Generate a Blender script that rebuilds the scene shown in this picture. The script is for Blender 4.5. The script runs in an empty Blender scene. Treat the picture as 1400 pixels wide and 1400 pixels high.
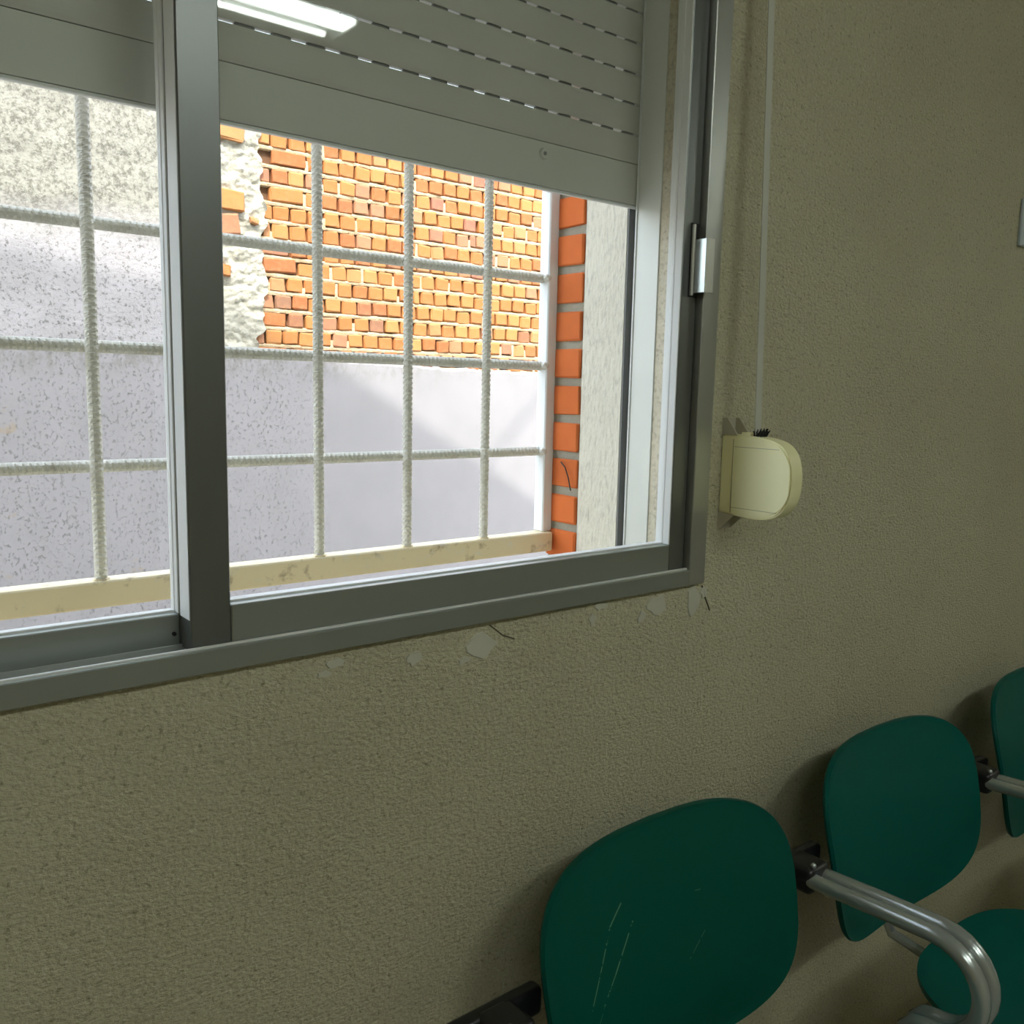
import bpy, bmesh, math, random
from mathutils import Vector, Matrix, noise
random.seed(7)
C = bpy.context.scene.collection
PI = math.pi
ZC = 1.45          # eye height above the floor
D = 0.90           # eye distance from the window wall (interior face is y = 0)

# ------------------------------------------------------------------ camera
yaw, pitch, roll = 0.6840, 0.1360, 0.0220
fw = Vector((math.sin(yaw)*math.cos(pitch), math.cos(yaw)*math.cos(pitch), -math.sin(pitch)))
rt = Vector((math.cos(yaw), -math.sin(yaw), 0)); up = rt.cross(fw)
c_, s_ = math.cos(roll), math.sin(roll)
R = c_*rt + s_*up; U = -s_*rt + c_*up
cd = bpy.data.cameras.new('camera'); cam = bpy.data.objects.new('camera', cd); C.objects.link(cam)
m = Matrix((R, U, -fw)).transposed().to_4x4(); m.translation = (0, -D, ZC); cam.matrix_world = m
cd.sensor_width = 36; cd.lens = 1230.05/1400*36; cd.clip_start = .02
bpy.context.scene.camera = cam

# ------------------------------------------------------------------ sky, sun, exposure
w = bpy.data.worlds.new('world'); bpy.context.scene.world = w; w.use_nodes = True
nt = w.node_tree; bg = nt.nodes['Background']
sky = nt.nodes.new('ShaderNodeTexSky'); sky.sky_type = 'NISHITA'; sky.sun_disc = False
sky.sun_elevation = math.radians(52); sky.sun_rotation = math.radians(200); sky.air_density = 1.0; sky.dust_density = 2.5; sky.ozone_density = 1.0
hs = nt.nodes.new('ShaderNodeHueSaturation'); hs.inputs['Saturation'].default_value = .45; nt.links.new(sky.outputs[0], hs.inputs['Color'])
nt.links.new(hs.outputs[0], bg.inputs[0]); bg.inputs[1].default_value = 1.62
SUN = Vector((.35, .60, -.90)).normalized()
sd = bpy.data.lights.new('sun', 'SUN'); sd.energy = 7.3; sd.angle = math.radians(.7); sd.color = (1, .94, .84)
so = bpy.data.objects.new('sun', sd); C.objects.link(so); so.rotation_euler = SUN.to_track_quat('-Z', 'Y').to_euler(); so.location = (-3, -3, 12)
vs = bpy.context.scene.view_settings
vs.view_transform = 'Standard'; vs.look = 'None'; vs.gamma = 1; vs.exposure = 0.0; vs.use_curve_mapping = False
LAMP = 39.0         # emission strength of the ceiling tubes

# ------------------------------------------------------------------ materials
def mat(name, col, rough=.6, metal=0., bump=None, vary=None, spec=.5, emit=None, aniso=0., objrand=0., coat=0.):
    m = bpy.data.materials.new(name); m.use_nodes = True; n = m.node_tree; p = n.nodes['Principled BSDF']
    p.inputs['Base Color'].default_value = (*col, 1); p.inputs['Roughness'].default_value = rough; p.inputs['Metallic'].default_value = metal
    p.inputs['Specular IOR Level'].default_value = spec
    p.inputs['Coat Weight'].default_value = coat
    tc = n.nodes.new('ShaderNodeTexCoord'); co = tc.outputs['Object']
    if vary:      # (colour b, scale, low, high[, stretch])
        cols = vary if isinstance(vary, list) else [vary]
        prev = None
        for cb, sc, lo, hi, *st in cols:
            t = n.nodes.new('ShaderNodeTexNoise'); t.inputs['Scale'].default_value = sc; t.inputs['Detail'].default_value = 5; t.inputs['Roughness'].default_value = .6
            mp = n.nodes.new('ShaderNodeMapping'); n.links.new(co, mp.inputs[0]); mp.inputs['Scale'].default_value = st[0] if st else (1, 1, 1)
            n.links.new(mp.outputs[0], t.inputs['Vector'])
            r = n.nodes.new('ShaderNodeMapRange'); r.inputs[1].default_value = lo; r.inputs[2].default_value = hi; n.links.new(t.outputs[0], r.inputs[0])
            mx = n.nodes.new('ShaderNodeMix'); mx.data_type = 'RGBA'
            n.links.new(r.outputs[0], mx.inputs[0])
            if prev: n.links.new(prev, mx.inputs[6])
            else: mx.inputs[6].default_value = (*col, 1)
            mx.inputs[7].default_value = (*cb, 1); prev = mx.outputs[2]
        n.links.new(prev, p.inputs['Base Color'])
    if objrand:
        oi = n.nodes.new('ShaderNodeObjectInfo'); cr = n.nodes.new('ShaderNodeValToRGB'); n.links.new(oi.outputs['Random'], cr.inputs[0])
        e = cr.color_ramp.elements; e[0].color = (*[c*(1-objrand) for c in col], 1); e[1].color = (*[min(1, c*(1+objrand)) for c in col], 1)
        m['ramp'] = 1
        src = cr.outputs[0]
        if vary:
            mm = n.nodes.new('ShaderNodeMix'); mm.data_type = 'RGBA'; mm.inputs[0].default_value = .5
            n.links.new(prev, mm.inputs[6]); n.links.new(src, mm.inputs[7]); src = mm.outputs[2]
        n.links.new(src, p.inputs['Base Color'])
    if bump:      # list of (scale, strength, distance[, stretch])
        prevn = None
        for sc, stg, dist, *st in bump:
            t = n.nodes.new('ShaderNodeTexNoise'); t.inputs['Scale'].default_value = sc; t.inputs['Detail'].default_value = 4; t.inputs['Roughness'].default_value = .55
            mp = n.nodes.new('ShaderNodeMapping'); n.links.new(co, mp.inputs[0]); mp.inputs['Scale'].default_value = st[0] if st else (1, 1, 1)
            n.links.new(mp.outputs[0], t.inputs['Vector'])
            b = n.nodes.new('ShaderNodeBump'); b.inputs['Strength'].default_value = stg; b.inputs['Distance'].default_value = dist
            n.links.new(t.outputs[0], b.inputs['Height'])
            if prevn: n.links.new(prevn, b.inputs['Normal'])
            prevn = b.outputs[0]
        n.links.new(prevn, p.inputs['Normal'])
    if emit: p.inputs['Emission Color'].default_value = (*emit[0], 1); p.inputs['Emission Strength'].default_value = emit[1]
    return m

M = {}
M['stucco'] = mat('interior_stucco', (.58, .545, .375), .85, bump=[(190, 1.0, .0060, (.75, 1, 1.25)), (45, .5, .005)], vary=[((.50, .46, .31), 1.3, .4, .7), ((.68, .65, .51), 200, .52, .72), ((.34, .31, .19), 130, .56, .68)])
M['crack'] = mat('crack_dark', (.10, .09, .055), .9)
M['patch'] = mat('bare_plaster', (.58, .57, .47), .8, bump=[(60, .2, .001)])
M['reveal'] = mat('reveal_stucco', (.66, .60, .46), .9, bump=[(150, .7, .004)], vary=((.42, .37, .27), 140, .5, .7))
M['outer_reveal'] = mat('outer_render', (.80, .76, .64), .9, bump=[(170, .8, .004, (1, 1, .35))], vary=((.56, .53, .45), 160, .5, .75, (1, 1, .3)))
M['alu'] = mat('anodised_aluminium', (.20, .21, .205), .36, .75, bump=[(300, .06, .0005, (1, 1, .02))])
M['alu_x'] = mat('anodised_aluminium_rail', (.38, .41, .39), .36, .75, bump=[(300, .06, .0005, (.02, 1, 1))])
M['alu_jamb_lit'] = mat('anodised_aluminium_jamb_lit', (.44, .45, .42), .34, .75, bump=[(300, .06, .0005, (1, 1, .02))])  # lighter copy of alu: the jamb's reflected brightness is put into the colour
M['alu_light'] = mat('bright_aluminium', (.62, .66, .66), .3, .6)
M['gasket'] = mat('black_gasket', (.012, .012, .012), .6)
M['seal'] = mat('pale_seal', (.75, .76, .74), .5)
M['handle'] = mat('handle_metal', (.66, .66, .60), .35, .35)
M['slat'] = mat('shutter_slat', (.56, .55, .49), .45, .0, bump=[(8, .05, .002)])
M['slat_end'] = mat('shutter_end_slat', (.60, .60, .545), .45, .0)
M['guide'] = mat('guide_channel', (.70, .71, .66), .4, .1)
M['guide_edge'] = mat('guide_slot', (.22, .22, .22), .6)
M['bar'] = mat('painted_rebar', (.66, .64, .57), .6, 0, bump=[(400, .3, .001)], vary=((.54, .51, .43), 30, .5, .7))
M['post'] = mat('grille_post_paint', (.80, .82, .82), .5, 0)
M['rail'] = mat('grille_rail_paint', (.80, .69, .47), .7, 0, bump=[(90, .25, .002)], vary=[((.42, .34, .22), 40, .58, .72), ((.74, .70, .60), 60, .58, .75)])
M['jamb_brick'] = mat('jamb_brick', (.68, .155, .03), .85, bump=[(180, .3, .001)], vary=((.54, .11, .02), 25, .4, .7), objrand=.12)
M['jamb_mortar'] = mat('jamb_mortar', (.36, .34, .27), .95, bump=[(150, .8, .004)])
M['mortar'] = mat('far_mortar', (.44, .345, .22), .95, bump=[(60, .8, .01)], vary=((.33, .23, .13), 9, .5, .75))
M['joint_back'] = mat('far_joint_back', (.12, .06, .03), .95)
M['rough'] = mat('rough_plaster', (.35, .335, .28), .95, bump=[(40, .8, .012)], vary=((.20, .185, .14), 14, .55, .75))
M['tape'] = mat('strap_tape', (.52, .52, .45), .7)
M['box'] = mat('cream_plastic', (.97, .93, .55), .38)
M['box_rim'] = mat('cream_plastic_rim', (.50, .45, .25), .42)
M['bracket'] = mat('bracket_plastic', (.50, .47, .37), .5)
M['brush'] = mat('black_brush', (.012, .012, .012), .9)
M['green'] = mat('green_plastic', (.0, .098, .078), .40, spec=.18, bump=[(500, .05, .0004)])
M['black'] = mat('black_plastic', (.012, .012, .014), .32)
M['steel'] = mat('grey_painted_steel', (.46, .50, .49), .22, .6)
M['beam'] = mat('dark_steel', (.05, .035, .035), .5, .2)
M['floor'] = mat('floor_tile', (.30, .27, .22), .4, vary=((.36, .33, .27), 6, .4, .6))
M['ceil'] = mat('ceiling_paint', (.72, .72, .66), .9)
M['roomwall'] = mat('room_wall_paint', (.55, .52, .38), .9)
M['ochre'] = mat('room_wall_ochre', (.60, .42, .10), .8)
M['concrete'] = mat('yard_concrete', (.42, .40, .37), .9, bump=[(20, .4, .01)], vary=((.33, .32, .29), 2, .4, .7))
M['facade'] = mat('facade_render', (.62, .60, .55), .9, bump=[(60, .5, .005)])
M['tube'] = mat('lit_tube', (.9, .95, .93), .5, emit=((.93, 1, .93), LAMP*.85))
M['diffuser'] = mat('lit_diffuser', (.9, .95, .93), .5, emit=((.93, 1, .93), LAMP*.60))
M['plate'] = mat('pale_plate', (.45, .52, .56), .4)
M['lampbody'] = mat('lamp_body', (.8, .82, .8), .5)
M['wire'] = mat('black_wire', (.01, .01, .01), .5)

def far_brick_material():
    m = bpy.data.materials.new('far_brick'); m.use_nodes = True; n = m.node_tree; p = n.nodes['Principled BSDF']; p.inputs['Roughness'].default_value = .9
    oi = n.nodes.new('ShaderNodeObjectInfo'); cr = n.nodes.new('ShaderNodeValToRGB'); n.links.new(oi.outputs['Random'], cr.inputs[0])
    rs = [(0, (.20, .11, .07)), (.05, (.28, .092, .030)), (.25, (.335, .118, .031)), (.55, (.365, .143, .039)), (.8, (.40, .178, .056)), (.93, (.33, .16, .08)), (1, (.26, .095, .062))]
    e = cr.color_ramp.elements
    while len(e) < len(rs): e.new(.5)
    for el, (a, b) in zip(e, rs): el.position = a; el.color = (*b, 1)
    tc = n.nodes.new('ShaderNodeTexCoord'); t = n.nodes.new('ShaderNodeTexNoise'); t.inputs['Scale'].default_value = 30; t.inputs['Detail'].default_value = 5
    n.links.new(tc.outputs['Object'], t.inputs[0])
    r = n.nodes.new('ShaderNodeMapRange'); r.inputs[1].default_value = .45; r.inputs[2].default_value = .75; r.inputs[4].default_value = .6; n.links.new(t.outputs[0], r.inputs[0])
    mx = n.nodes.new('ShaderNodeMix'); mx.data_type = 'RGBA'; n.links.new(r.outputs[0], mx.inputs[0]); n.links.new(cr.outputs[0], mx.inputs[6]); mx.inputs[7].default_value = (.33, .16, .07, 1)
    n.links.new(mx.outputs[2], p.inputs['Base Color'])
    b = n.nodes.new('ShaderNodeBump'); b.inputs['Strength'].default_value = .5; b.inputs['Distance'].default_value = .006; n.links.new(t.outputs[0], b.inputs['Height']); n.links.new(b.outputs[0], p.inputs['Normal'])
    return m
M['far_brick'] = far_brick_material()

def whitewash_material():
    """White limewash with flaked specks (denser to the left), stains by height; world-space = object space here."""
    m = bpy.data.materials.new('flaking_whitewash'); m.use_nodes = True; n = m.node_tree; L = n.links; p = n.nodes['Principled BSDF']; p.inputs['Roughness'].default_value = .95
    tc = n.nodes.new('ShaderNodeTexCoord'); co = tc.outputs['Object']
    sep = n.nodes.new('ShaderNodeSeparateXYZ'); L.new(co, sep.inputs[0])
    def noi(sc, det=4, st=(1, 1, 1), rough=.6):
        t = n.nodes.new('ShaderNodeTexNoise'); t.inputs['Scale'].default_value = sc; t.inputs['Detail'].default_value = det; t.inputs['Roughness'].default_value = rough
        mp = n.nodes.new('ShaderNodeMapping'); L.new(co, mp.inputs[0]); mp.inputs['Scale'].default_value = st; L.new(mp.outputs[0], t.inputs['Vector']); return t.outputs[0]
    def rng(v, a, b, c=0, d=1):
        r = n.nodes.new('ShaderNodeMapRange'); L.new(v, r.inputs[0])
        for i, q in enumerate((a, b, c, d)): r.inputs[i+1].default_value = q
        return r.outputs[0]
    def mth(op, a, b):
        x = n.nodes.new('ShaderNodeMath'); x.operation = op
        for i, q in enumerate((a, b)):
            if isinstance(q, (int, float)): x.inputs[i].default_value = q
            else: L.new(q, x.inputs[i])
        return x.outputs[0]
    def mix(f, a, b):
        x = n.nodes.new('ShaderNodeMix'); x.data_type = 'RGBA'; L.new(f, x.inputs[0])
        for i, q in ((6, a), (7, b)):
            if isinstance(q, tuple): x.inputs[i].default_value = (*q, 1)
            else: L.new(q, x.inputs[i])
        return x.outputs[2]
    clean = rng(sep.outputs[0], 2.55, 3.0, 1, 0)            # specks live left of x = 2.8 m
    clean = mth('MULTIPLY', clean, rng(noi(1.6, 3), .36, .58, .6, 1))
    sp = rng(noi(46, 5, (1, 1, .8), .8), .56, .61)
    sp = mth('MULTIPLY', sp, clean)
    col = mix(rng(noi(3), .4, .7), (0.252, 0.240, 0.252), (0.231, 0.222, 0.231))
    col = mix(sp, col, (0.141, 0.135, 0.135))
    # ochre flakes, a few patches
    oc = mth('MULTIPLY', rng(noi(4.5, 5, rough=.75), .63, .70), clean)
    col = mix(mth('MULTIPLY', oc, .7), col, (0.264, 0.210, 0.150))
    # dirt run under the coping
    edge = mth('MULTIPLY', rng(sep.outputs[2], ZC+.0, ZC+.16), rng(noi(22, 5, (1, 1, .6), .75), .44, .60))
    edge = mth('MULTIPLY', edge, rng(sep.outputs[0], 2.6, 4.2, 1, .25))
    col = mix(edge, col, (0.162, 0.153, 0.141))
    L.new(col, p.inputs['Base Color'])
    b = n.nodes.new('ShaderNodeBump'); b.inputs['Strength'].default_value = .5; b.inputs['Distance'].default_value = .01; L.new(sp, b.inputs['Height']); b.invert = True; L.new(b.outputs[0], p.inputs['Normal'])
    return m
M['white'] = whitewash_material()
def upper_plaster_material():
    m = bpy.data.materials.new('weathered_plaster'); m.use_nodes = True; n = m.node_tree; L = n.links; p = n.nodes['Principled BSDF']; p.inputs['Roughness'].default_value = .95
    tc = n.nodes.new('ShaderNodeTexCoord'); co = tc.outputs['Object']; sep = n.nodes.new('ShaderNodeSeparateXYZ'); L.new(co, sep.inputs[0])
    def noi(sc, rough=.6):
        t = n.nodes.new('ShaderNodeTexNoise'); t.inputs['Scale'].default_value = sc; t.inputs['Detail'].default_value = 5; t.inputs['Roughness'].default_value = rough; L.new(co, t.inputs['Vector']); return t.outputs[0]
    def rng(v, a, b, c=0, d=1):
        r = n.nodes.new('ShaderNodeMapRange'); L.new(v, r.inputs[0])
        for i, q in enumerate((a, b, c, d)): r.inputs[i+1].default_value = q
        return r.outputs[0]
    def mth(op, a, b):
        x = n.nodes.new('ShaderNodeMath'); x.operation = op
        for i, q in enumerate((a, b)):
            if isinstance(q, (int, float)): x.inputs[i].default_value = q
            else: L.new(q, x.inputs[i])
        return x.outputs[0]
    def mix(f, a, b):
        x = n.nodes.new('ShaderNodeMix'); x.data_type = 'RGBA'; L.new(f, x.inputs[0])
        for i, q in ((6, a), (7, b)):
            if isinstance(q, tuple): x.inputs[i].default_value = (*q, 1)
            else: L.new(q, x.inputs[i])
        return x.outputs[2]
    h = mth('ADD', sep.outputs[2], mth('MULTIPLY', noi(1.4), .35))
    grey = rng(h, ZC+.95, ZC+1.2)                      # limewash ends, bare grey render above
    white = mix(rng(noi(46, .8), .535, .61), (.32, .305, .315), (.14, .135, .135))
    bare = mix(rng(noi(36, .8), .46, .60), (0.271, 0.264, 0.228), (0.125, 0.119, 0.099))
    L.new(mix(grey, white, bare), p.inputs['Base Color'])
    b = n.nodes.new('ShaderNodeBump'); b.inputs['Strength'].default_value = .6; b.inputs['Distance'].default_value = .012; L.new(noi(40, .7), b.inputs['Height']); L.new(b.outputs[0], p.inputs['Normal'])
    return m
M['upper'] = upper_plaster_material()

def glass_material():
    m = bpy.data.materials.new('window_glass'); m.use_nodes = True; n = m.node_tree; n.nodes.remove(n.nodes['Principled BSDF'])
    t = n.nodes.new('ShaderNodeBsdfTransparent'); t.inputs[0].default_value = (.96, .975, .965, 1)
    g = n.nodes.new('ShaderNodeBsdfGlossy'); g.inputs['Roughness'].default_value = .02
    f = n.nodes.new('ShaderNodeFresnel'); 
    ge = n.nodes.new('ShaderNodeNewGeometry'); mr = n.nodes.new('ShaderNodeMapRange'); mr.inputs[3].default_value = 1.45; mr.inputs[4].default_value = 1/1.45   # same reflectance on both faces of the pane
    n.links.new(ge.outputs['Backfacing'], mr.inputs[0]); n.links.new(mr.outputs[0], f.inputs[0])
    x = n.nodes.new('ShaderNodeMixShader'); n.links.new(f.outputs[0], x.inputs[0]); n.links.new(t.outputs[0], x.inputs[1]); n.links.new(g.outputs[0], x.inputs[2])
    n.links.new(x.outputs[0], n.nodes['Material Output'].inputs[0]); return m
M['glass'] = glass_material()

def scratched_green():
    """green shell with a few pale scratches drawn as thin segments in the backrest's own plane (x, z)"""
    m = M['green'].copy(); m.name = 'green_plastic_scratched'; n = m.node_tree; L = n.links; p = n.nodes['Principled BSDF']
    tc = n.nodes.new('ShaderNodeTexCoord'); sep = n.nodes.new('ShaderNodeSeparateXYZ'); L.new(tc.outputs['Object'], sep.inputs[0])
    def mth(op, a, b=0.):
        x = n.nodes.new('ShaderNodeMath'); x.operation = op
        for i, q in enumerate((a, b)):
            if isinstance(q, (int, float)): x.inputs[i].default_value = q
            else: L.new(q, x.inputs[i])
        return x.outputs[0]
    tot = None
    for (ax, az, bx, bz, wd) in SCRATCHES:
        dx, dz = bx-ax, bz-az; l2 = dx*dx+dz*dz
        px = mth('SUBTRACT', sep.outputs[0], ax); pz = mth('SUBTRACT', sep.outputs[2], az)
        t = mth('DIVIDE', mth('ADD', mth('MULTIPLY', px, dx), mth('MULTIPLY', pz, dz)), l2)
        t = mth('MINIMUM', mth('MAXIMUM', t, 0.), 1.)
        ex = mth('SUBTRACT', px, mth('MULTIPLY', t, dx)); ez = mth('SUBTRACT', pz, mth('MULTIPLY', t, dz))
        d = mth('SQRT', mth('ADD', mth('MULTIPLY', ex, ex), mth('MULTIPLY', ez, ez)))
        k = mth('LESS_THAN', d, wd)
        tot = k if tot is None else mth('MAXIMUM', tot, k)
    ns = n.nodes.new('ShaderNodeTexNoise'); ns.inputs['Scale'].default_value = 90; L.new(tc.outputs['Object'], ns.inputs[0])
    tot = mth('MULTIPLY', tot, mth('GREATER_THAN', ns.outputs[0], .42))
    x = n.nodes.new('ShaderNodeMix'); x.data_type = 'RGBA'; L.new(mth('MULTIPLY', tot, .55), x.inputs[0]); x.inputs[6].default_value = (.0, .082, .058, 1); x.inputs[7].default_value = (.22, .42, .26, 1)
    L.new(x.outputs[2], p.inputs['Base Color']); return m

# ------------------------------------------------------------------ helpers
def obj(name, bm, material, parent=None, smooth=False, loc=(0, 0, 0), **props):
    me = bpy.data.meshes.new(name); bm.normal_update(); bm.to_mesh(me); bm.free()
    if smooth:
        me.shade_smooth()
        me.set_sharp_from_angle(angle=math.radians(35))
    me.materials.append(material)
    o = bpy.data.objects.new(name, me); C.objects.link(o); o.location = loc
    if parent: o.parent = parent
    for k, v in props.items(): o[k] = v
    return o
def empty(name, loc=(0, 0, 0), **props):
    o = bpy.data.objects.new(name, None); C.objects.link(o); o.location = loc; o.empty_display_size = .05
    for k, v in props.items(): o[k] = v
    return o
def box(bm, x0, x1, y0, y1, z0, z1, bev=0., seg=1):
    r = bmesh.ops.create_cube(bm, size=1, matrix=Matrix.Translation(((x0+x1)/2, (y0+y1)/2, (z0+z1)/2)) @ Matrix.Diagonal((abs(x1-x0), abs(y1-y0), abs(z1-z0), 1)))
    if bev:
        es = {e for v in r['verts'] for e in v.link_edges}
        bmesh.ops.bevel(bm, geom=list(es), offset=bev, segments=seg, affect='EDGES', profile=.5)
    return r
def nb(): return bmesh.new()
def bx(name, dims, material, parent=None, bev=0., **props):
    bm = nb(); box(bm, *dims, bev=bev); return obj(name, bm, material, parent, **props)
def prism(bm, pts, a0, a1, axis='x'):
    """extrude a closed outline of (p, q) along an axis: x -> (y, z), y -> (x, z)"""
    def mk(a, p, q): return (a, p, q) if axis == 'x' else ((p, a, q) if axis == 'y' else (p, q, a))
    A = [bm.verts.new(mk(a0, *p)) for p in pts]; B = [bm.verts.new(mk(a1, *p)) for p in pts]; k = len(pts)
    for i in range(k): bm.faces.new((A[i], A[(i+1) % k], B[(i+1) % k], B[i]))
    bm.faces.new(A[::-1]); bm.faces.new(B); bmesh.ops.recalc_face_normals(bm, faces=bm.faces)
def tube(bm, pts, r, n=12, cap=True, prof=None):
    pts = [Vector(p) for p in pts]; rings = []; prev = None
    for i, p in enumerate(pts):
        t = (pts[min(i+1, len(pts)-1)]-pts[max(i-1, 0)]).normalized()
        if prev is None:
            a = Vector((1, 0, 0)) if abs(t.x) < .9 else Vector((0, 0, 1))
            nn = (a - t*a.dot(t)).normalized()
        else: nn = (prev - t*prev.dot(t)).normalized()
        prev = nn; b = t.cross(nn); rr = r(i) if callable(r) else r
        rings.append([bm.verts.new(p + (nn*math.cos(2*PI*k/n)+b*math.sin(2*PI*k/n))*(rr if not prof else prof(i, k))) for k in range(n)])
    for a, b in zip(rings, rings[1:]):
        for k in range(n): bm.faces.new((a[k], a[(k+1) % n], b[(k+1) % n], b[k]))
    if cap: bm.faces.new(rings[0][::-1]); bm.faces.new(rings[-1])
def rod(a, b, n): return [Vector(a).lerp(Vector(b), i/(n-1)) for i in range(n)]
def z(v): return ZC+v

# ------------------------------------------------------------------ room shell
OX0, OX1, OZ0, OZ1 = -.42, 1.092, z(-.283), z(.93)      # window opening behind the frame
wall = bx('wall_front', (-3.2, OX0, 0, .30, 0, 3.0), M['stucco'], kind='structure')
def add_wall(*d): return bx('wall_section', d, M['stucco'], wall)
add_wall(OX1, 5.6, 0, .30, 0, 3.0)
add_wall(OX0, OX1, 0, .10, 0, OZ0-.004)
add_wall(OX0, OX1, 0, .30, OZ1, 3.0)
bx('floor', (-3.2, 5.6, -4.4, 0, -.1, 0), M['floor'], kind='structure')
bx('ceiling', (-3.2, 5.6, -4.4, 0, 2.85, 3.0), M['ceil'], kind='structure')
bx('wall_left', (-3.35, -3.2, -4.4, .3, 0, 3.0), M['ochre'], kind='structure')
bx('wall_right', (5.6, 5.75, -4.4, .3, 0, 3.0), M['roomwall'], kind='structure')
bx('wall_back', (-3.35, 5.75, -4.55, -4.4, 0, 3.0), M['roomwall'], kind='structure')
# chipped plaster patches just under the frame
def patch(cx, cz, rx, rz, seed, th=.0022):
    rr = random.Random(seed); bm = nb(); k = 13
    pts = [(cx+rx*math.cos(2*PI*i/k)*rr.uniform(.55, 1.1), cz+rz*math.sin(2*PI*i/k)*rr.uniform(.5, 1.15)) for i in range(k)]
    A = [bm.verts.new((x, .001, zz)) for x, zz in pts]; B = [bm.verts.new((cx+(x-cx)*.9, -th, cz+(zz-cz)*.9)) for x, zz in pts]
    for i in range(k): bm.faces.new((A[i], A[(i+1) % k], B[(i+1) % k], B[i]))
    bm.faces.new(B); bmesh.ops.recalc_face_normals(bm, faces=bm.faces)
    obj('plaster_patch', bm, M['patch'], wall)
for i, (x, zz, rx, rz) in enumerate([(.478, -.316, .015, .007), (.462, -.326, .012, .005), (.583, -.330, .014, .010), (.686, -.331, .029, .020), (.660, -.345, .014, .006), (.902, -.307, .022, .007), (.886, -.324, .009, .011),
                                     (1.022, -.322, .024, .020), (.990, -.336, .011, .011), (1.108, -.328, .022, .030), (1.132, -.314, .010, .012)]):
    patch(x, z(zz), rx, rz, i+3)
# thin crack lines beside the corner patch
bm = nb(); tube(bm, [(1.128, -.001, z(-.305)), (1.135, -.0012, z(-.322)), (1.146, -.001, z(-.340)), (1.150, -.001, z(-.348))], .0012, 5); obj('crack', bm, M['crack'], wall)
bm = nb(); tube(bm, [(.700, -.001, z(-.305)), (.722, -.0012, z(-.322)), (.742, -.001, z(-.330))], .0009, 5); obj('crack', bm, M['crack'], wall)

# ------------------------------------------------------------------ window: frame and two sliding sashes
win = empty('window_1', (.35, 0, OZ0), kind='structure')
def wpart(name, dims, material, parent=win, bev=.0012):
    x0, x1, y0, y1, z0, z1 = dims
    P = Vector((0, 0, 0)); q = parent
    while q: P += q.location; q = q.parent
    bm = nb(); box(bm, x0-P.x, x1-P.x, y0-P.y, y1-P.y, z0-P.z, z1-P.z, bev=bev)
    return obj(name, bm, material, parent)
FY = -.012
FB0, FB1 = z(-.2975), z(-.2725)
fx0, fx1 = -.46, 1.120
wpart('frame_sill', (fx0, fx1-.037, FY, .004, FB0, FB1), M['alu_x'])
wpart('frame_sill_track', (fx0+.03, fx1-.037, .004, .062, FB0+.004, FB1-.016), M['alu_light'])
wpart('track_fin', (fx0+.03, fx1-.037, -.0062, -.0022, FB1-.010, FB1+.0022), M['seal'], bev=.0005)
wpart('track_fin', (fx0+.03, fx1-.037, .029, .031, FB1-.016, FB1-.001), M['alu_light'], bev=.0005)
wpart('frame_jamb', (fx1-.037, fx1, FY, .004, FB0, z(.965)), M['alu_jamb_lit'])
wpart('frame_jamb', (fx0, fx0+.037, FY, .004, FB0, z(.965)), M['alu'])
wpart('frame_head', (fx0, fx1, FY, .062, z(.925), z(.965)), M['alu_x'])
wpart('jamb_channel', (1.0815, 1.0915, .002, .062, FB1-.01, z(.93)), M['gasket'], bev=0)
def sash(x0, x1, yf, yb, zb, rail_h, sl, sr, gap=True):
    """x0..x1 outer width; sl/sr stile widths; yf/yb front and back"""
    zt = z(.925)
    root = wpart('sash', (x0+.008, x1-.008, yb-.003, yb, zt-.05, zt-.002), M['alu_x'])
    root.name = 'sash'
    wpart('stile', (x0, x0+sl, yf, yb, zb, zt), M['alu'], root)
    wpart('stile', (x1-sr, x1, yf, yb, zb, zt), M['alu'], root)
    wpart('bottom_rail', (x0+sl+.0006, x1-sr-.0006, yf, yb, zb, zb+rail_h), M['alu_x'], root)
    wpart('top_rail', (x0+sl, x1-sr, yf, yb, zt-.05, zt), M['alu_x'], root)
    ym = (yf+yb)/2 + .004
    wpart('glass_pane', (x0+sl-.004, x1-sr+.004, ym-.002, ym+.002, zb+rail_h-.004, zt-.046), M['glass'], root, bev=0)
    for nm, d in (('glazing_bead', (x0+sl-.001, x0+sl+.0022, ym-.005, yb-.002, zb+rail_h, zt-.05)), ('glazing_bead', (x1-sr-.0022, x1-sr+.001, ym-.005, yb-.002, zb+rail_h, zt-.05)),
                  ('glazing_bead', (x1-sr-.0016, x1-sr+.001, yf+.0012, ym-.004, zb+rail_h, zt-.05)),
                  ('glazing_bead', (x0+sl, x1-sr, ym-.005, yb-.002, zb+rail_h-.001, zb+rail_h+.0022))):
        wpart(nm, d, M['seal'], root, bev=.0005)
    return root
front = sash(.3135, 1.0805, .000, .030, FB1-.0045, .0455, .0420, .0335)
rear = sash(-.43, .354, .0325, .056, FB1-.012, .043, .040, .0405)
# pale strip on the front stile's side: bright outdoor reflection put into its colour
pass
bm = nb(); P = front.location+win.location; box(bm, .3128-P.x, .3134-P.x, .0025-P.y, .0295-P.y, FB1+.030-P.z, z(.90)-P.z); obj('stile_reflection_strip', bm, M['seal'], front)
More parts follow.
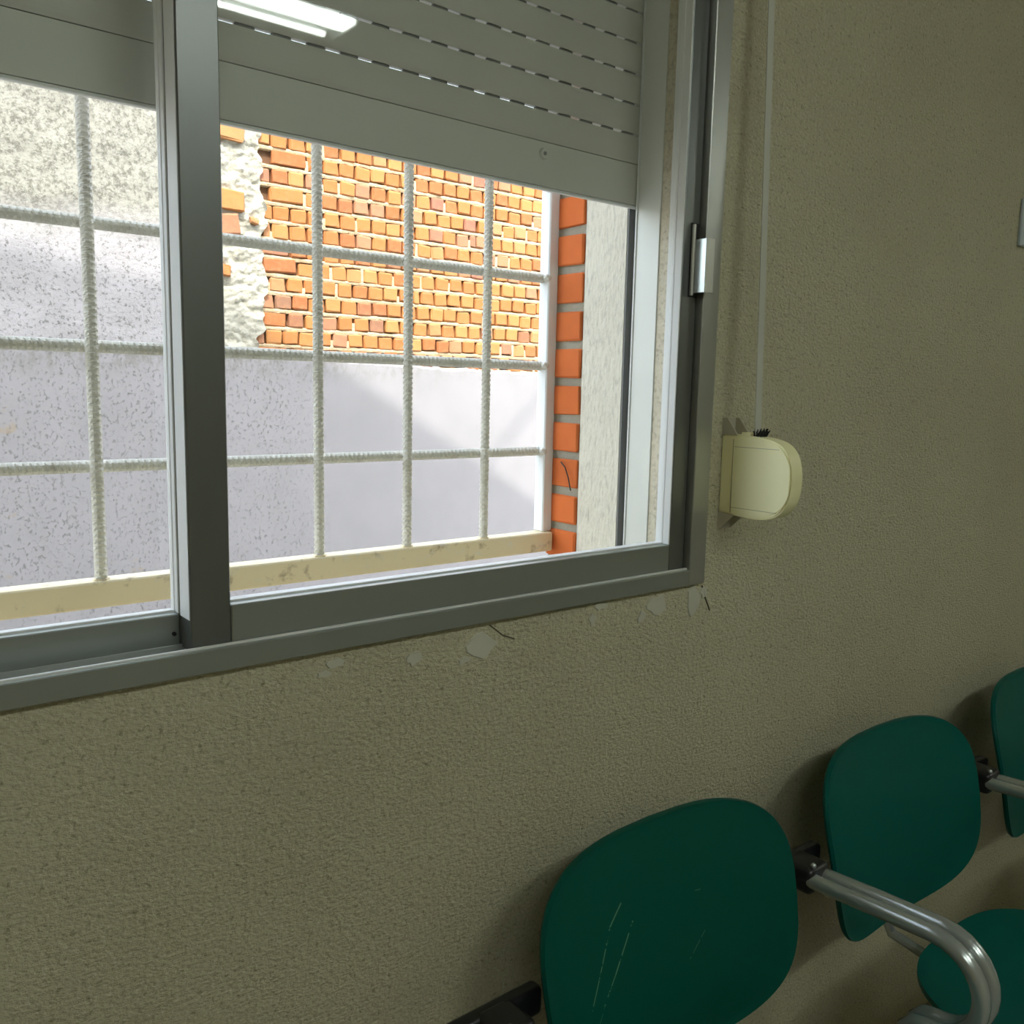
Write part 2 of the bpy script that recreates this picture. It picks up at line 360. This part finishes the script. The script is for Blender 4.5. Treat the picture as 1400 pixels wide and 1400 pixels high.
# latch handle on the right stile of the front sash
hx = 1.0625
wpart('handle_housing', (hx-.001, hx+.0160, -.0022, .002, z(.141), z(.2475)), M['gasket'], front, bev=.0006)
wpart('handle_lip', (hx, hx+.0045, -.0062, -.001, z(.143), z(.2455)), M['handle'], front, bev=.0010)
wpart('handle_grip', (hx+.0055, hx+.0240, -.0262, -.0237, z(.146), z(.2245)), M['handle'], front, bev=.0008)
wpart('handle_web', (hx+.0050, hx+.0072, -.0255, -.001, z(.1465), z(.224)), M['steel'], front, bev=.0004)
# screw at the foot of the rear stile
bm = nb(); bmesh.ops.create_cone(bm, segments=10, radius1=.0022, radius2=.0022, depth=.003, cap_ends=True, matrix=Matrix.Rotation(PI/2, 4, 'X')); P = rear.location+win.location
obj('screw', bm, M['gasket'], rear, loc=(.3065-P.x, .0315-P.y, z(-.262)-P.z))

# ------------------------------------------------------------------ wall thickness as seen through the glass
bx('reveal_render', (1.0665, OX1+.001, .0330, .0640, OZ0-.02, OZ1), M['reveal'], wall)
bx('reveal_render', (1.062, 1.120, .1305, .2235, z(-.36), OZ1), M['outer_reveal'], wall)
bx('guide_rail', (1.0645, 1.0925, .0640, .1135, z(-.33), OZ1), M['guide'], wall, bev=.0008)
bx('guide_lip', (1.0625, 1.0665, .1105, .1140, z(-.33), OZ1), M['seal'], wall, bev=.0006)
bx('guide_slot', (1.0760, 1.0925, .1140, .1300, z(-.33), OZ1), M['guide_edge'], wall)
bx('guide_lip', (1.0630, 1.0925, .1275, .1303, z(-.33), OZ1), M['guide_edge'], wall)
# outer jamb brick column
jz = z(-.318)
bx('mortar', (1.064, 1.12, .2236, .300, z(-.40), OZ1), M['jamb_mortar'], wall)
pit = .0630
jm = []
for v in range(5):
    rr = random.Random(40+v); bm = nb(); box(bm, -.020, .032, 0, .074, 0, .0485, bev=.0022)
    for q in bm.verts: q.co += Vector((rr.uniform(-1, 1), rr.uniform(-1, 1), rr.uniform(-1, 1)))*.0009
    jm.append(bm)
jmesh = []
for b in jm:
    me = bpy.data.meshes.new('jamb_brick'); b.to_mesh(me); b.free(); me.materials.append(M['jamb_brick']); jmesh.append(me)
k0 = z(-.294)
for i in range(20):
    o = bpy.data.objects.new('brick', jmesh[i % 5]); C.objects.link(o); o.parent = wall
    o.location = (1.079+random.uniform(-.001, .001), .2262, k0 + i*pit)
bx('brick', (1.050, 1.10, .175, .262, z(-.336), z(-.3035)), M['jamb_brick'], wall, bev=.003)
# outer sill below the grille
bx('outer_sill', (-.42, 1.092, .10, .30, z(-.42), z(-.3205)), M['rail'], wall, bev=.006)
add_wall(OX0, OX1, .10, .30, 0, z(-.42))
bm = nb(); tube(bm, [(1.055, .262, z(-.1245)), (1.054, .250, z(-.133)), (1.053, .240, z(-.150)), (1.053, .233, z(-.172))], .0012, 6); obj('wire_stub', bm, M['wire'], wall)

# ------------------------------------------------------------------ roller shutter
sh = empty('roller_shutter', (.33, .1165, z(.2885)), label='grey roller shutter of horizontal slats, half lowered behind the two window panes', category='shutter')
sx0, sx1 = -.41, 1.0745
def slat_bm(h, bow, th=.009):
    bm = nb(); k = 8; prof = []
    for i in range(k+1):
        t = i/k; prof.append((-bow*math.sin(PI*t)**.7 if 0 < t < 1 else 0, h*t))
    prof += [(th, h), (th, 0)]
    prism(bm, [(a, b) for a, b in prof], sx0-.33, sx1-.33)
    return bm
L0 = .0615
obj('bottom_slat', slat_bm(L0-.0012, .0012), M['slat_end'], sh)
bm = nb(); box(bm, sx0-.33, sx1-.33, .001, .0085, -.0045, -.0003, bev=.001); obj('bottom_lip', bm, M['seal'], sh)
z0 = L0; H = .0442
proto = None; strip = None
def joint_bm(slots):
    bm = nb()
    if not slots:
        box(bm, sx0-.33, sx1-.33, .0028, .0070, -.0045, .002); return bm
    x = sx0-.33
    while x < sx1-.33:
        box(bm, x, min(x+.0235, sx1-.33), .0024, .0062, -.0040, .001); x += .0437
    return bm
for i in range(13):
    zz = L0 + i*H
    gap = .0008 if i == 0 else .0036
    if i == 0: o = obj('slat', slat_bm(H-.0036, .0022), M['slat'], sh, loc=(0, 0, zz))
    else:
        if proto is None: proto = obj('slat', slat_bm(H-.0036, .0022), M['slat'], sh, loc=(0, 0, zz)); o = proto
        else:
            o = proto.copy(); C.objects.link(o); o.parent = sh; o.location = (0, 0, zz)
    s = obj('slat_joint', joint_bm(i > 0), M['guide_edge'], o, loc=(0, 0, 0))
    if i: s['kind'] = 'stuff'
for nm, r, d, mt in (('stopper', .0085, .004, 'slat_end'), ('stopper_screw', .0034, .0055, 'guide_edge')):
    bm = nb(); bmesh.ops.create_cone(bm, segments=24, radius1=r, radius2=r*.8, depth=d, cap_ends=True, matrix=Matrix.Rotation(PI/2, 4, 'X'))
    so2 = obj(nm, bm, M[mt], sh, loc=(.871-.33, -.003, .0437))

# ------------------------------------------------------------------ window grille of ribbed bars
gr = empty('window_grille', (.3, .29, z(-.25)), label='painted steel window grille of ribbed bars with flat lower rail outside the glass', category='grille')
GY = .290   # Y = 1.19
def rebar(a, b, r=.0070):
    a, b = Vector(a), Vector(b); L = (b-a).length; n = int(L/.0016); t = (b-a)/L
    def prof(i, k):
        ang = k/12; ph = (i*.0016/.0078 + (ang*2 % 1)*.9) % 1
        side = (k % 6) in (0,)
        return r*(1.13 if side else (1.13 if ph < .40 else .95))
    bm = nb(); tube(bm, rod(a, b, n), r, 12, prof=prof); return bm
G0 = gr.location
def gl(x, y, zz): return (x-G0.x, y-G0.y, zz-G0.z)
K = 1.19
xs = [(.2545+.1273*i)*K for i in range(-5, 5)]
top = z(1.02)
for x in xs: obj('bar', rebar(gl(x, GY, z(-.209*K)), gl(x, GY, top)), M['bar'], gr, smooth=False)
for i in range(9):
    zz = z((-.0905+.1247*i)*K + (.014 if i == 3 else 0))
    if zz > top: break
    obj('bar', rebar(gl(xs[0]-.05, GY+.0135, zz), gl(1.050, GY+.0135, zz)), M['bar'], gr, smooth=False)
def gbox(name, d, mt, bev=.002):
    bm = nb(); box(bm, d[0]-G0.x, d[1]-G0.x, d[2]-G0.y, d[3]-G0.y, d[4]-G0.z, d[5]-G0.z, bev=bev); obj(name, bm, M[mt], gr)
gbox('side_post', (1.0385, 1.0605, .288, .313, z(-.25), top), 'post')
gbox('side_post', (xs[0]-.07, xs[0]-.045, .288, .313, z(-.25), top), 'post')
gbox('lower_rail', (xs[0]-.07, 1.0555, .278, .312, z(-.2840), z(-.2505)), 'rail')
for x in xs:   # weld beads on the rail
    bm = nb(); bmesh.ops.create_icosphere(bm, subdivisions=1, radius=.010, matrix=Matrix.Translation(gl(x, GY, z(-.2505))) @ Matrix.Diagonal((1.2, 1, .5, 1))); obj('weld', bm, M['rail'], gr)
for i in range(5):
    bm = nb(); bmesh.ops.create_icosphere(bm, subdivisions=1, radius=.0085, matrix=Matrix.Translation(gl(1.040, GY+.0035, z((-.0905+.1247*i)*K)))); obj('weld', bm, M['bar'], gr)

# ------------------------------------------------------------------ far wall across the yard
FYW = 4.70
far = empty('wall_yard', (3, FYW, 0), kind='structure')
def fpart(name, bm, mt, **k):
    for v in bm.verts: v.co -= Vector((3, FYW, 0))
    return obj(name, bm, mt, far, **k)
WT = 3.42
BX0 = 2.38
# backing
bm = nb(); box(bm, BX0-.2, 9.5, FYW+.035, FYW+.25, 0, WT); fpart('backing', bm, M['joint_back'])
HP, CP = .1215, .1120
base = z(.145)
variants = {}
def brick_mesh(kind, v):
    key = (kind, v)
    if key in variants: return variants[key]
    Lx = {'header': .1045, 'stretcher': .228, 'half': .048}[kind]
    rr = random.Random(hash((len(kind), v)) & 0xffff); bm = nb()
    box(bm, 0, Lx, 0, .06, 0, .0870, bev=.0075)
    for q in bm.verts: q.co += Vector((rr.uniform(-1, 1)*.0045, rr.uniform(-1, 1)*.003, rr.uniform(-1, 1)*.0045))
    me = bpy.data.meshes.new('brick'); bm.to_mesh(me); bm.free(); me.materials.append(M['far_brick']); variants[key] = me; return me
rb = random.Random(11)
items = []
nrow = int((WT-base)/CP)
for r in range(nrow):
    zz = base + r*CP
    x = BX0 + (.02 if r % 2 else .0) + rb.uniform(-.03, .09) + (.08 if 4 <= r <= 12 else 0)*(.3+.7*rb.random())
    first = True
    shift = rb.uniform(-.01, .01)
    while x < 7.6:
        if first or (r in (7,) and False):
            kind = rb.choice(['stretcher', 'half', 'header', 'stretcher', 'header'])
            if kind == 'half': pass
            first = False
            if r % 2: kind = 'half' if kind == 'header' else kind
        else: kind = 'header' if rb.random() > .012 else 'half'
        Lx = {'header': .1045, 'stretcher': .228, 'half': .048}[kind]
        items.append((x, zz, kind, r, Lx)); x += Lx + rb.uniform(.012, .0225)
def vis(it):
    x, zz, *_ = it
    Y = FYW+D
    return x/Y < .905 and (zz-ZC)/Y < .296
seen = [i for i in items if vis(i)]
seen.sort(key=lambda i: (i[0], i[1])); near = seen[:300]; rest = [i for i in items if i not in near]
for (x, zz, kind, r, Lx) in near:
    o = bpy.data.objects.new('brick', brick_mesh(kind, rb.randrange(9))); C.objects.link(o); o.parent = far
    o.location = (x-3, rb.uniform(-.004, .003), zz+rb.uniform(-.007, .007)); o.rotation_euler = (rb.uniform(-.01, .01), rb.uniform(-.035, .035), rb.uniform(-.01, .01))
bm = nb()
for (x, zz, kind, r, Lx) in rest: box(bm, x, x+Lx, FYW, FYW+.06, zz, zz+.087)
fpart('brick', bm, M['far_brick'], kind='stuff')
# bed mortar squeezed between courses, and odd perpend fillings
bm = nb()
for r in range(nrow+1):
    zz = base + r*CP - .025/2
    n = 260; A = []
    for i in range(n+1):
        x = BX0 - .05 + (9.4-BX0)*i/n
        v = noise.noise(Vector((x*9, r*3.1, 0))); v2 = noise.noise(Vector((x*22, r*5.7, 4)))
        hh = .0112+.0062*v2; yy = FYW+.006-.008*v
        A.append([bm.verts.new((x, FYW+.04, zz+hh+.006)), bm.verts.new((x, yy, zz+hh)), bm.verts.new((x, yy-.002, zz)), bm.verts.new((x, yy+.001, zz-hh)), bm.verts.new((x, FYW+.04, zz-hh-.006))])
    for a, b in zip(A, A[1:]):
        for k in range(4): bm.faces.new((a[k], a[k+1], b[k+1], b[k]))
for (x, zz, kind, r, Lx) in items:
    if rb.random() < .13:
        box(bm, x+Lx-.004, x+Lx+.018, FYW+.004, FYW+.04, zz-.006, zz+.087*rb.uniform(.4, 1.05))
bmesh.ops.recalc_face_normals(bm, faces=bm.faces)
fpart('mortar', bm, M['mortar'])
# rough plaster strip left of the bricks (uneven surface, ragged right edge)
def rough_sheet(x0, x1, z0, z1, nx, nz, y0, amp, sc, ragged):
    bm = nb(); G = []
    for j in range(nz+1):
        row = []; zz = z0+(z1-z0)*j/nz
        xr = x1 + ragged*(noise.noise(Vector((3, zz*5, 1)))*1.2+noise.noise(Vector((5, zz*17, 2)))*.5)
        for i in range(nx+1):
            t = i/nx; x = x0+(xr-x0)*t
            p = Vector((x*sc, zz*sc, 0)); h = noise.fractal(p, 1.0, 2.0, 4)
            h2 = abs(noise.noise(Vector((x*sc*.9+7, zz*sc*.9, 3))))
            yy = y0 - amp*(h*.7 - (.9*(.25-h2) if h2 < .25 else 0))
            if i == nx: yy = FYW+.03
            row.append(bm.verts.new((x, yy, zz)))
        G.append(row)
    for a, b in zip(G, G[1:]):
        for k in range(nx): bm.faces.new((a[k], a[k+1], b[k+1], b[k]))
    bmesh.ops.recalc_face_normals(bm, faces=bm.faces)
    return bm
fpart('rough_plaster', rough_sheet(2.02, BX0+.10, z(.10), WT, 40, 230, FYW-.016, .030, 13, .07), M['rough'], smooth=True)
# odd bricks bedded in the plaster
for (x, zz, ln, hh, rot) in ((2.155, 1.475, .185, .125, .05), (2.13, 1.058, .205, .122, .04), (2.16, .90, .150, .12, -.10), (2.13, .66, .11, .07, .1), (2.37, 1.00, .06, .035, .3)):
    bm = nb(); box(bm, 0, ln, -.046, .02, 0, hh, bev=.006)
    rr = random.Random(int(zz*1000))
    for q in bm.verts: q.co += Vector((rr.uniform(-1, 1), rr.uniform(-1, 1), rr.uniform(-1, 1)))*.005
    o = obj('brick', bm, M['far_brick'], far, loc=(x-3, 0, z(zz))); o.rotation_euler = (0, rot, 0)
# weathered plaster upper left
bm = nb()
nx, nz = 90, 70; G = []
for j in range(nz+1):
    row = []
    for i in range(nx+1):
        x = -3.5+(2.06+3.5)*i/nx; zz = z(.05)+(WT-z(.05))*j/nz
        row.append(bm.verts.new((x, FYW-.02-.012*noise.fractal(Vector((x*5, zz*5, 2)), 1, 2, 4), zz)))
    G.append(row)
for a, b in zip(G, G[1:]):
    for k in range(nx): bm.faces.new((a[k], a[k+1], b[k+1], b[k]))
for v in bm.verts: v.co -= Vector((3, FYW, 0)) * 0
o = obj('upper_plaster', bm, M['upper'], None, smooth=True); o.parent = far; o.location = (-3, -FYW, 0)
# whitewashed lower render with ragged top edge
bm = nb(); nx = 420; A = []
for i in range(nx+1):
    x = -3.5+13*i/nx
    zt = z(.148 + (.050 if x < 2.9 else .05*math.exp(-(x-2.9)*1.6)) - .004*(x-3)) + .018*noise.noise(Vector((x*6, 0, 0))) + .014*noise.noise(Vector((x*23, 1, 0))) - .018
    y = FYW-.045
    A.append([bm.verts.new((x, FYW+.03, zt+.012)), bm.verts.new((x, y+.012, zt+.004)), bm.verts.new((x, y, zt-.012)), bm.verts.new((x, y, z(-.6))), bm.verts.new((x, y, -.2))])
for a, b in zip(A, A[1:]):
    for k in range(4): bm.faces.new((a[k], a[k+1], b[k+1], b[k]))
bmesh.ops.recalc_face_normals(bm, faces=bm.faces)
o = obj('whitewashed_render', bm, M['white'], None); o.parent = far; o.location = (-3, -FYW, 0)
bm = nb(); box(bm, -3.5, BX0-.1, FYW+.02, FYW+.25, 0, WT); fpart('backing', bm, M['rough'])

# yard ground, upper facade of our own building (its stepped roof line throws the shade across the yard)
bx('ground', (-14, 16, .30, 9, -.25, -.08), M['concrete'], kind='structure')
off = Vector((-2.567, 0, 6.6)); Yf = .30
P1 = [(-2.0, 1.18), (2.245, .50), (9.0, -3.38)]     # shade line on the far wall (x, z rel. to the eye)
prof = [(x+off.x, z(h)+off.z) for x, h in P1]
prof[0] = (-8, prof[1][1]+(prof[1][0]+8)*.16)
pts = [(-8, 3.0)] + prof + [(prof[-1][0], 3.0)]
bm = nb(); prism(bm, pts, .0, Yf, axis='y'); obj('wall_upper_facade', bm, M['facade'], kind='structure')
bx('roof_slab', (-8, 8, -6, 0, 3.0, 3.2), M['facade'], kind='structure')
ps = [(x+off.x, Yf+.02, z(h)+off.z) for x, h in ((4.25, -.74), (6.2, 1.19))]
bm = nb(); tube(bm, ps, .019, 8); o = obj('roof_stay', bm, M['steel']); o['kind'] = 'structure'

# ------------------------------------------------------------------ strap and strap coiler
st = bm = nb()
bm = nb()
A = Vector((1.1735, -.0575, z(-.062))); B = Vector((1.1735, -.036, z(.62))); Cc = Vector((1.1735, -.022, 2.846))
for p, q in ((A, B), (B, Cc)):
    v = [bm.verts.new(p+Vector((dx, dy, 0))) for dx, dy in ((-.007, 0), (.007, -.0006), (.007, .0006), (-.007, .0012))]
    u = [bm.verts.new(q+Vector((dx, dy, 0))) for dx, dy in ((-.007, 0), (.007, -.0006), (.007, .0006), (-.007, .0012))]
    for i in range(4): bm.faces.new((v[i], v[(i+1) % 4], u[(i+1) % 4], u[i]))
    bm.faces.new(v[::-1]); bm.faces.new(u)
bmesh.ops.recalc_face_normals(bm, faces=bm.faces)
t = obj('shutter_strap', bm, M['tape']); t['label'] = 'thin grey shutter strap hanging down the wall into the cream coiler box'; t['category'] = 'strap'
cb = empty('strap_coiler', (1.175, 0, z(-.13)), label='cream plastic D-shaped shutter strap coiler box mounted on the wall', category='coiler')
def outline(sc=0., n=5):
    # (y, z) control outline, smoothed by Chaikin
    pts = [(.0, .066), (-.035, .067), (-.073, .065), (-.105, .058), (-.122, .042), (-.1295, .018), (-.1300, -.012), (-.124, -.036), (-.108, -.055), (-.080, -.0625), (-.045, -.062), (.0, -.057)]
    for _ in range(3):
        q = []
        for i in range(len(pts)-1):
            a, b = pts[i], pts[i+1]; q += [(a[0]*.75+b[0]*.25, a[1]*.75+b[1]*.25), (a[0]*.25+b[0]*.75, a[1]*.25+b[1]*.75)]
        pts = [pts[0]]+q+[pts[-1]]
    return pts
O = outline()
bm = nb(); prism(bm, O, -.015, .017)
es = [e for e in bm.edges if abs(e.verts[0].co.x-e.verts[1].co.x) < 1e-6 and (abs(e.verts[0].co.x+.015) < 1e-5 or abs(e.verts[0].co.x-.017) < 1e-5)]
bmesh.ops.bevel(bm, geom=es, offset=.0022, segments=2, affect='EDGES')
obj('box_body', bm, M['box'], cb, smooth=True)
cov = [(-.024, .0640)] + [(y+.0015, zz*.93) for y, zz in O if y < -.026 and abs(zz) < 9] + [(-.024, -.0545)]
cov = [(max(y, -.128), zz*.90 if zz > 0 else zz*.88) for y, zz in O if y < -.024]
bm = nb(); prism(bm, cov, -.0163, -.0148); obj('side_cover', bm, M['box'], cb, bev=0)
bm = nb(); box(bm, -.0166, -.0150, -.0243, -.0232, -.056, .060); obj('cover_seam', bm, M['box_rim'], cb)
for zz in (.048, -.0475):
    bm = nb(); box(bm, -.0166, -.0150, -.108, -.026, zz-.0004, zz+.0004); obj('cover_seam', bm, M['box_rim'], cb)
bm = nb(); prism(bm, [(.0, .092), (-.010, .092), (-.030, .066), (.0, .066)], -.016, -.0135); prism(bm, [(.0, .092), (-.010, .092), (-.030, .066), (.0, .066)], .014, .0165)
box(bm, -.0135, .014, -.003, 0, .064, .092); obj('wall_bracket', bm, M['bracket'], cb)
bm = nb(); prism(bm, [(.0, -.085), (-.004, -.085), (-.030, -.060), (.0, -.057)], -.016, -.0135); prism(bm, [(.0, -.085), (-.004, -.085), (-.030, -.060), (.0, -.057)], .014, .0165)
box(bm, -.0135, .014, -.003, 0, -.085, -.057); obj('wall_bracket', bm, M['bracket'], cb)
bm = nb(); box(bm, -.014, .004, -.053, -.036, .064, .071, bev=.001); obj('strap_inlet', bm, M['box'], cb)
bm = nb(); rr = random.Random(5)
for i in range(46):
    x0 = rr.uniform(-.010, .012); y0 = rr.uniform(-.066, -.052)
    tube(bm, [(x0, y0, .064), (x0+rr.uniform(-.003, .004), y0+rr.uniform(-.010, .007), .064+rr.uniform(.006, .014))], .0011, 4)
obj('brush', bm, M['brush'], cb)

# ------------------------------------------------------------------ pale plate on the wall at the right
pl = empty('wall_plate', (2.258, 0, z(.390)), label='pale blue-grey rectangular plate on the stucco wall above the far end of the bench', category='plate')
bm = nb(); box(bm, -.095, .095, -.008, 0, -.0505, .0505, bev=.002); obj('plate_face', bm, M['plate'], pl)
for s in (-1, 1):
    bm = nb(); bmesh.ops.create_cone(bm, segments=12, radius1=.004, radius2=.003, depth=.003, cap_ends=True, matrix=Matrix.Translation((s*.08, -.009, 0)) @ Matrix.Rotation(PI/2, 4, 'X')); obj('screw', bm, M['steel'], pl)

# ------------------------------------------------------------------ beam bench with green shells
BZ = 0.0
bench = empty('waiting_bench', (1.563, -.33, 0), label='beam-mounted waiting bench with green plastic seats and backs and grey tube armrests along the wall', category='bench')
BL = bench.location
def back_bm():
    n_, w_, h_, tilt, curv, taper, bow = 3.43, .254, .169, .034, .034, .041, -.014
    bm = nb(); NR, NT = 12, 72
    def pt(rad, th, off):
        c, s = math.cos(th), math.sin(th)
        u = math.copysign(abs(c)**(2/n_), c)*rad; v = math.copysign(abs(s)**(2/n_), s)*rad
        x = u*w_*(1+taper*v); zz = v*h_; y = tilt*v - curv*u*u - bow*v*v
        return Vector((x, y+off, zz))
    def sheet(off, rmax):
        cen = bm.verts.new(pt(0, 0, off)); rings = []
        for i in range(1, NR+1):
            rad = rmax*(i/NR)**.8
            rings.append([bm.verts.new(pt(rad, 2*PI*k/NT, off)) for k in range(NT)])
        return cen, rings
    cf, F = sheet(-.0035, .975); cbk, Bk = sheet(.0045, .975)
    rim0 = [bm.verts.new(pt(1.0, 2*PI*k/NT, -.0052)) for k in range(NT)]
    rim1 = [bm.verts.new(pt(1.008, 2*PI*k/NT, .0005)) for k in range(NT)]
    rim2 = [bm.verts.new(pt(1.0, 2*PI*k/NT, .0055)) for k in range(NT)]
    for cen, rings, fl in ((cf, F, 0), (cbk, Bk, 1)):
        for k in range(NT): bm.faces.new((cen, rings[0][k], rings[0][(k+1) % NT]))
        for a, b in zip(rings, rings[1:]):
            for k in range(NT): bm.faces.new((a[k], b[k], b[(k+1) % NT], a[(k+1) % NT]))
    for a, b in ((F[-1], rim0), (rim0, rim1), (rim1, rim2), (rim2, Bk[-1])):
        for k in range(NT): bm.faces.new((a[k], b[k], b[(k+1) % NT], a[(k+1) % NT]))
    bmesh.ops.recalc_face_normals(bm, faces=bm.faces); return bm
def seat_bm():
    bm = nb(); NR, NT = 12, 72; n_ = 2.9
    def pt(rad, th, off):
        c, s = math.cos(th), math.sin(th)
        u = math.copysign(abs(c)**(2/n_), c)*rad; v = math.copysign(abs(s)**(2/n_), s)*rad
        x = u*.232*(1-.06*v); y = v*.205
        zz = .016*(u*u) + .018*max(v, 0)**2 - .022*max(-v, 0)**3 - .010*(1-rad)
        return Vector((x, y, zz+off))
    def sheet(off):
        cen = bm.verts.new(pt(0, 0, off)); return cen, [[bm.verts.new(pt(.975*(i/NR)**.8, 2*PI*k/NT, off)) for k in range(NT)] for i in range(1, NR+1)]
    cf, F = sheet(.0045); cbk, Bk = sheet(-.0045)
    rim0 = [bm.verts.new(pt(1.0, 2*PI*k/NT, .004)) for k in range(NT)]; rim2 = [bm.verts.new(pt(1.0, 2*PI*k/NT, -.006)) for k in range(NT)]
    for cen, rings in ((cf, F), (cbk, Bk)):
        for k in range(NT): bm.faces.new((cen, rings[0][k], rings[0][(k+1) % NT]))
        for a, b in zip(rings, rings[1:]):
            for k in range(NT): bm.faces.new((a[k], b[k], b[(k+1) % NT], a[(k+1) % NT]))
    for a, b in ((F[-1], rim0), (rim0, rim2), (rim2, Bk[-1])):
        for k in range(NT): bm.faces.new((a[k], b[k], b[(k+1) % NT], a[(k+1) % NT]))
    bmesh.ops.recalc_face_normals(bm, faces=bm.faces); return bm
SCRATCHES = [(-.090, .085, -.118, .065, .0012), (-.118, .065, -.150, .015, .0010), (-.150, .015, -.172, -.018, .0010), (-.072, .055, -.118, .004, .0012), (-.118, .004, -.150, -.028, .0009), (-.150, -.030, -.162, -.045, .0004), (.055, .055, .085, .052, .0004), (.035, -.035, .070, -.005, .0004)]
green2 = scratched_green()
cx = [.943+.62*k for k in (0, 1, 2, 3)]; rot = -.013
backs = []
bproto = obj('backrest', back_bm(), M['green'], bench, smooth=True)
plain = bproto.data; sproto = obj('seat', seat_bm(), M['green'], bench, smooth=True)
for k in range(4):
    yb = -.123 + rot*k*.62
    o = bproto if k == 0 else bproto.copy()
    if k: o.data = plain
    if k: C.objects.link(o); o.parent = bench
    o.location = (cx[k]-BL.x, yb-BL.y, z(-.782)); o.rotation_euler = (0, 0, rot)
    if k == 0:
        o.data = o.data.copy(); o.data.materials[0] = green2; o['label'] = 'green backrest with pale scratches'
    s = sproto if k == 0 else sproto.copy()
    if k: C.objects.link(s); s.parent = bench
    s.location = (cx[k]-BL.x, yb-BL.y-.312, z(-.972)); s.rotation_euler = (0, 0, rot)
def bpt(x, y, zz): return (x-BL.x, y-BL.y, zz-BL.z)
# beam, feet
bm = nb(); box(bm, .58-BL.x, 3.16-BL.x, -.025, .025, .375, .425, bev=.004); obj('beam', bm, M['beam'], bench)
for x in (.80, 2.94):
    bm = nb(); box(bm, x-BL.x-.02, x-BL.x+.02, -.02, .02, .03, .375, bev=.004); box(bm, x-BL.x-.025, x-BL.x+.025, -.24, .24, .0, .035, bev=.008); obj('leg', bm, M['steel'], bench)
# supports under each seat and behind each backrest
for k in range(4):
    y0 = rot*k*.62
    bm = nb(); box(bm, cx[k]-BL.x-.03, cx[k]-BL.x+.03, -.10, .10, .420, .4575, bev=.003); obj('seat_support', bm, M['beam'], bench)
    X = cx[k]-.09
    X = cx[k]; bm = nb(); tube(bm, [bpt(X, -.34, .440), bpt(X, -.20+y0, .440), bpt(X, -.135+y0, .450), bpt(X, -.112+y0, .49), bpt(X, -.104+y0, .60)], .010, 10)
    obj('back_support', bm, M['steel'], bench, smooth=True)
# armrests: two parallel tubes each, with a black joint block between neighbouring backs
def arc_path(x, y0, z0):
    pts = [(x, y0, z0)]
    pts += [(x, y0-.10, z0+.006), (x, y0-.195, z0+.010)]
    cy, czz, r = y0-.200, z0+.010-.072, .072
    for i in range(0, 15):
        a = PI/2 + PI*.98*i/14
        pts.append((x, cy+r*1.0*math.cos(a), czz+r*math.sin(a)))
    pts += [(x, y0-.185, z0-.137), (x, y0-.172, z0-.150), (x, y0-.168, z0-.20), (x, y0-.168, .41)]
    return pts
for k in range(-1, 4):
    X = cx[0]+.31+.62*k; y0 = rot*(k+.5)*.62
    a = obj('armrest', (lambda b: (tube(b, [bpt(*p) for p in arc_path(X-.0155, -.158+y0, z(-.772))], .0126, 14), b)[1])(nb()), M['steel'], bench, smooth=True)
    bm = nb(); tube(bm, [bpt(*p) for p in arc_path(X+.0155, -.158+y0, z(-.772))], .0126, 14); obj('arm_tube', bm, M['steel'], a, smooth=True)
    bm = nb(); box(bm, X-.028-BL.x, X+.028-BL.x, -.166+y0-BL.y, -.108+y0-BL.y, z(-.795)-BL.z, z(-.750)-BL.z, bev=.010, seg=3)
    box(bm, X-.075-BL.x, X+.075-BL.x, -.122+y0-BL.y, -.098+y0-BL.y, z(-.792)-BL.z, z(-.752)-BL.z, bev=.008, seg=3)
    obj('joint_block', bm, M['black'], a, smooth=True)
    bm = nb(); bmesh.ops.create_uvsphere(bm, u_segments=10, v_segments=6, radius=.005, matrix=Matrix.Translation(bpt(X-.010, -.158+y0, z(-.749)))); obj('bolt_head', bm, M['steel'], a, smooth=True)

# ------------------------------------------------------------------ ceiling lights
def fixture(x0, x1, y, label):
    t = empty('ceiling_light', ((x0+x1)/2, y, 2.85), label=label, category='ceiling light')
    h = (x1-x0)/2
    bm = nb(); box(bm, -h-.03, h+.03, -.130, .105, -.035, 0, bev=.004); obj('light_body', bm, M['lampbody'], t)
    bm = nb(); tube(bm, [(-h+.04, -.100, -.050), (h-.04, -.100, -.050)], .009, 12); obj('tube_lamp', bm, M['tube'], t, smooth=True)
    bm = nb(); box(bm, -h+.012, h-.002, -.020, .085, -.058, -.034, bev=.008, seg=2); obj('lamp_diffuser', bm, M['diffuser'], t)
    for sx in (-1, 1):
        bm = nb(); box(bm, sx*(h+.008)-.012, sx*(h+.008)+.012, -.120, .095, -.062, -.034, bev=.003); obj('lamp_holder', bm, M['lampbody'], t)
fixture(.54, 1.79, -2.33, 'twin fluorescent tube ceiling light reflected in the window glass')
fixture(4.20, 5.43, -2.33, 'twin fluorescent tube ceiling light farther right over the bench end')
fixture(-1.36, -.13, -2.33, 'added twin fluorescent tube ceiling light, out of view on the left')  # unseen light, added to brighten the coiler box from the left
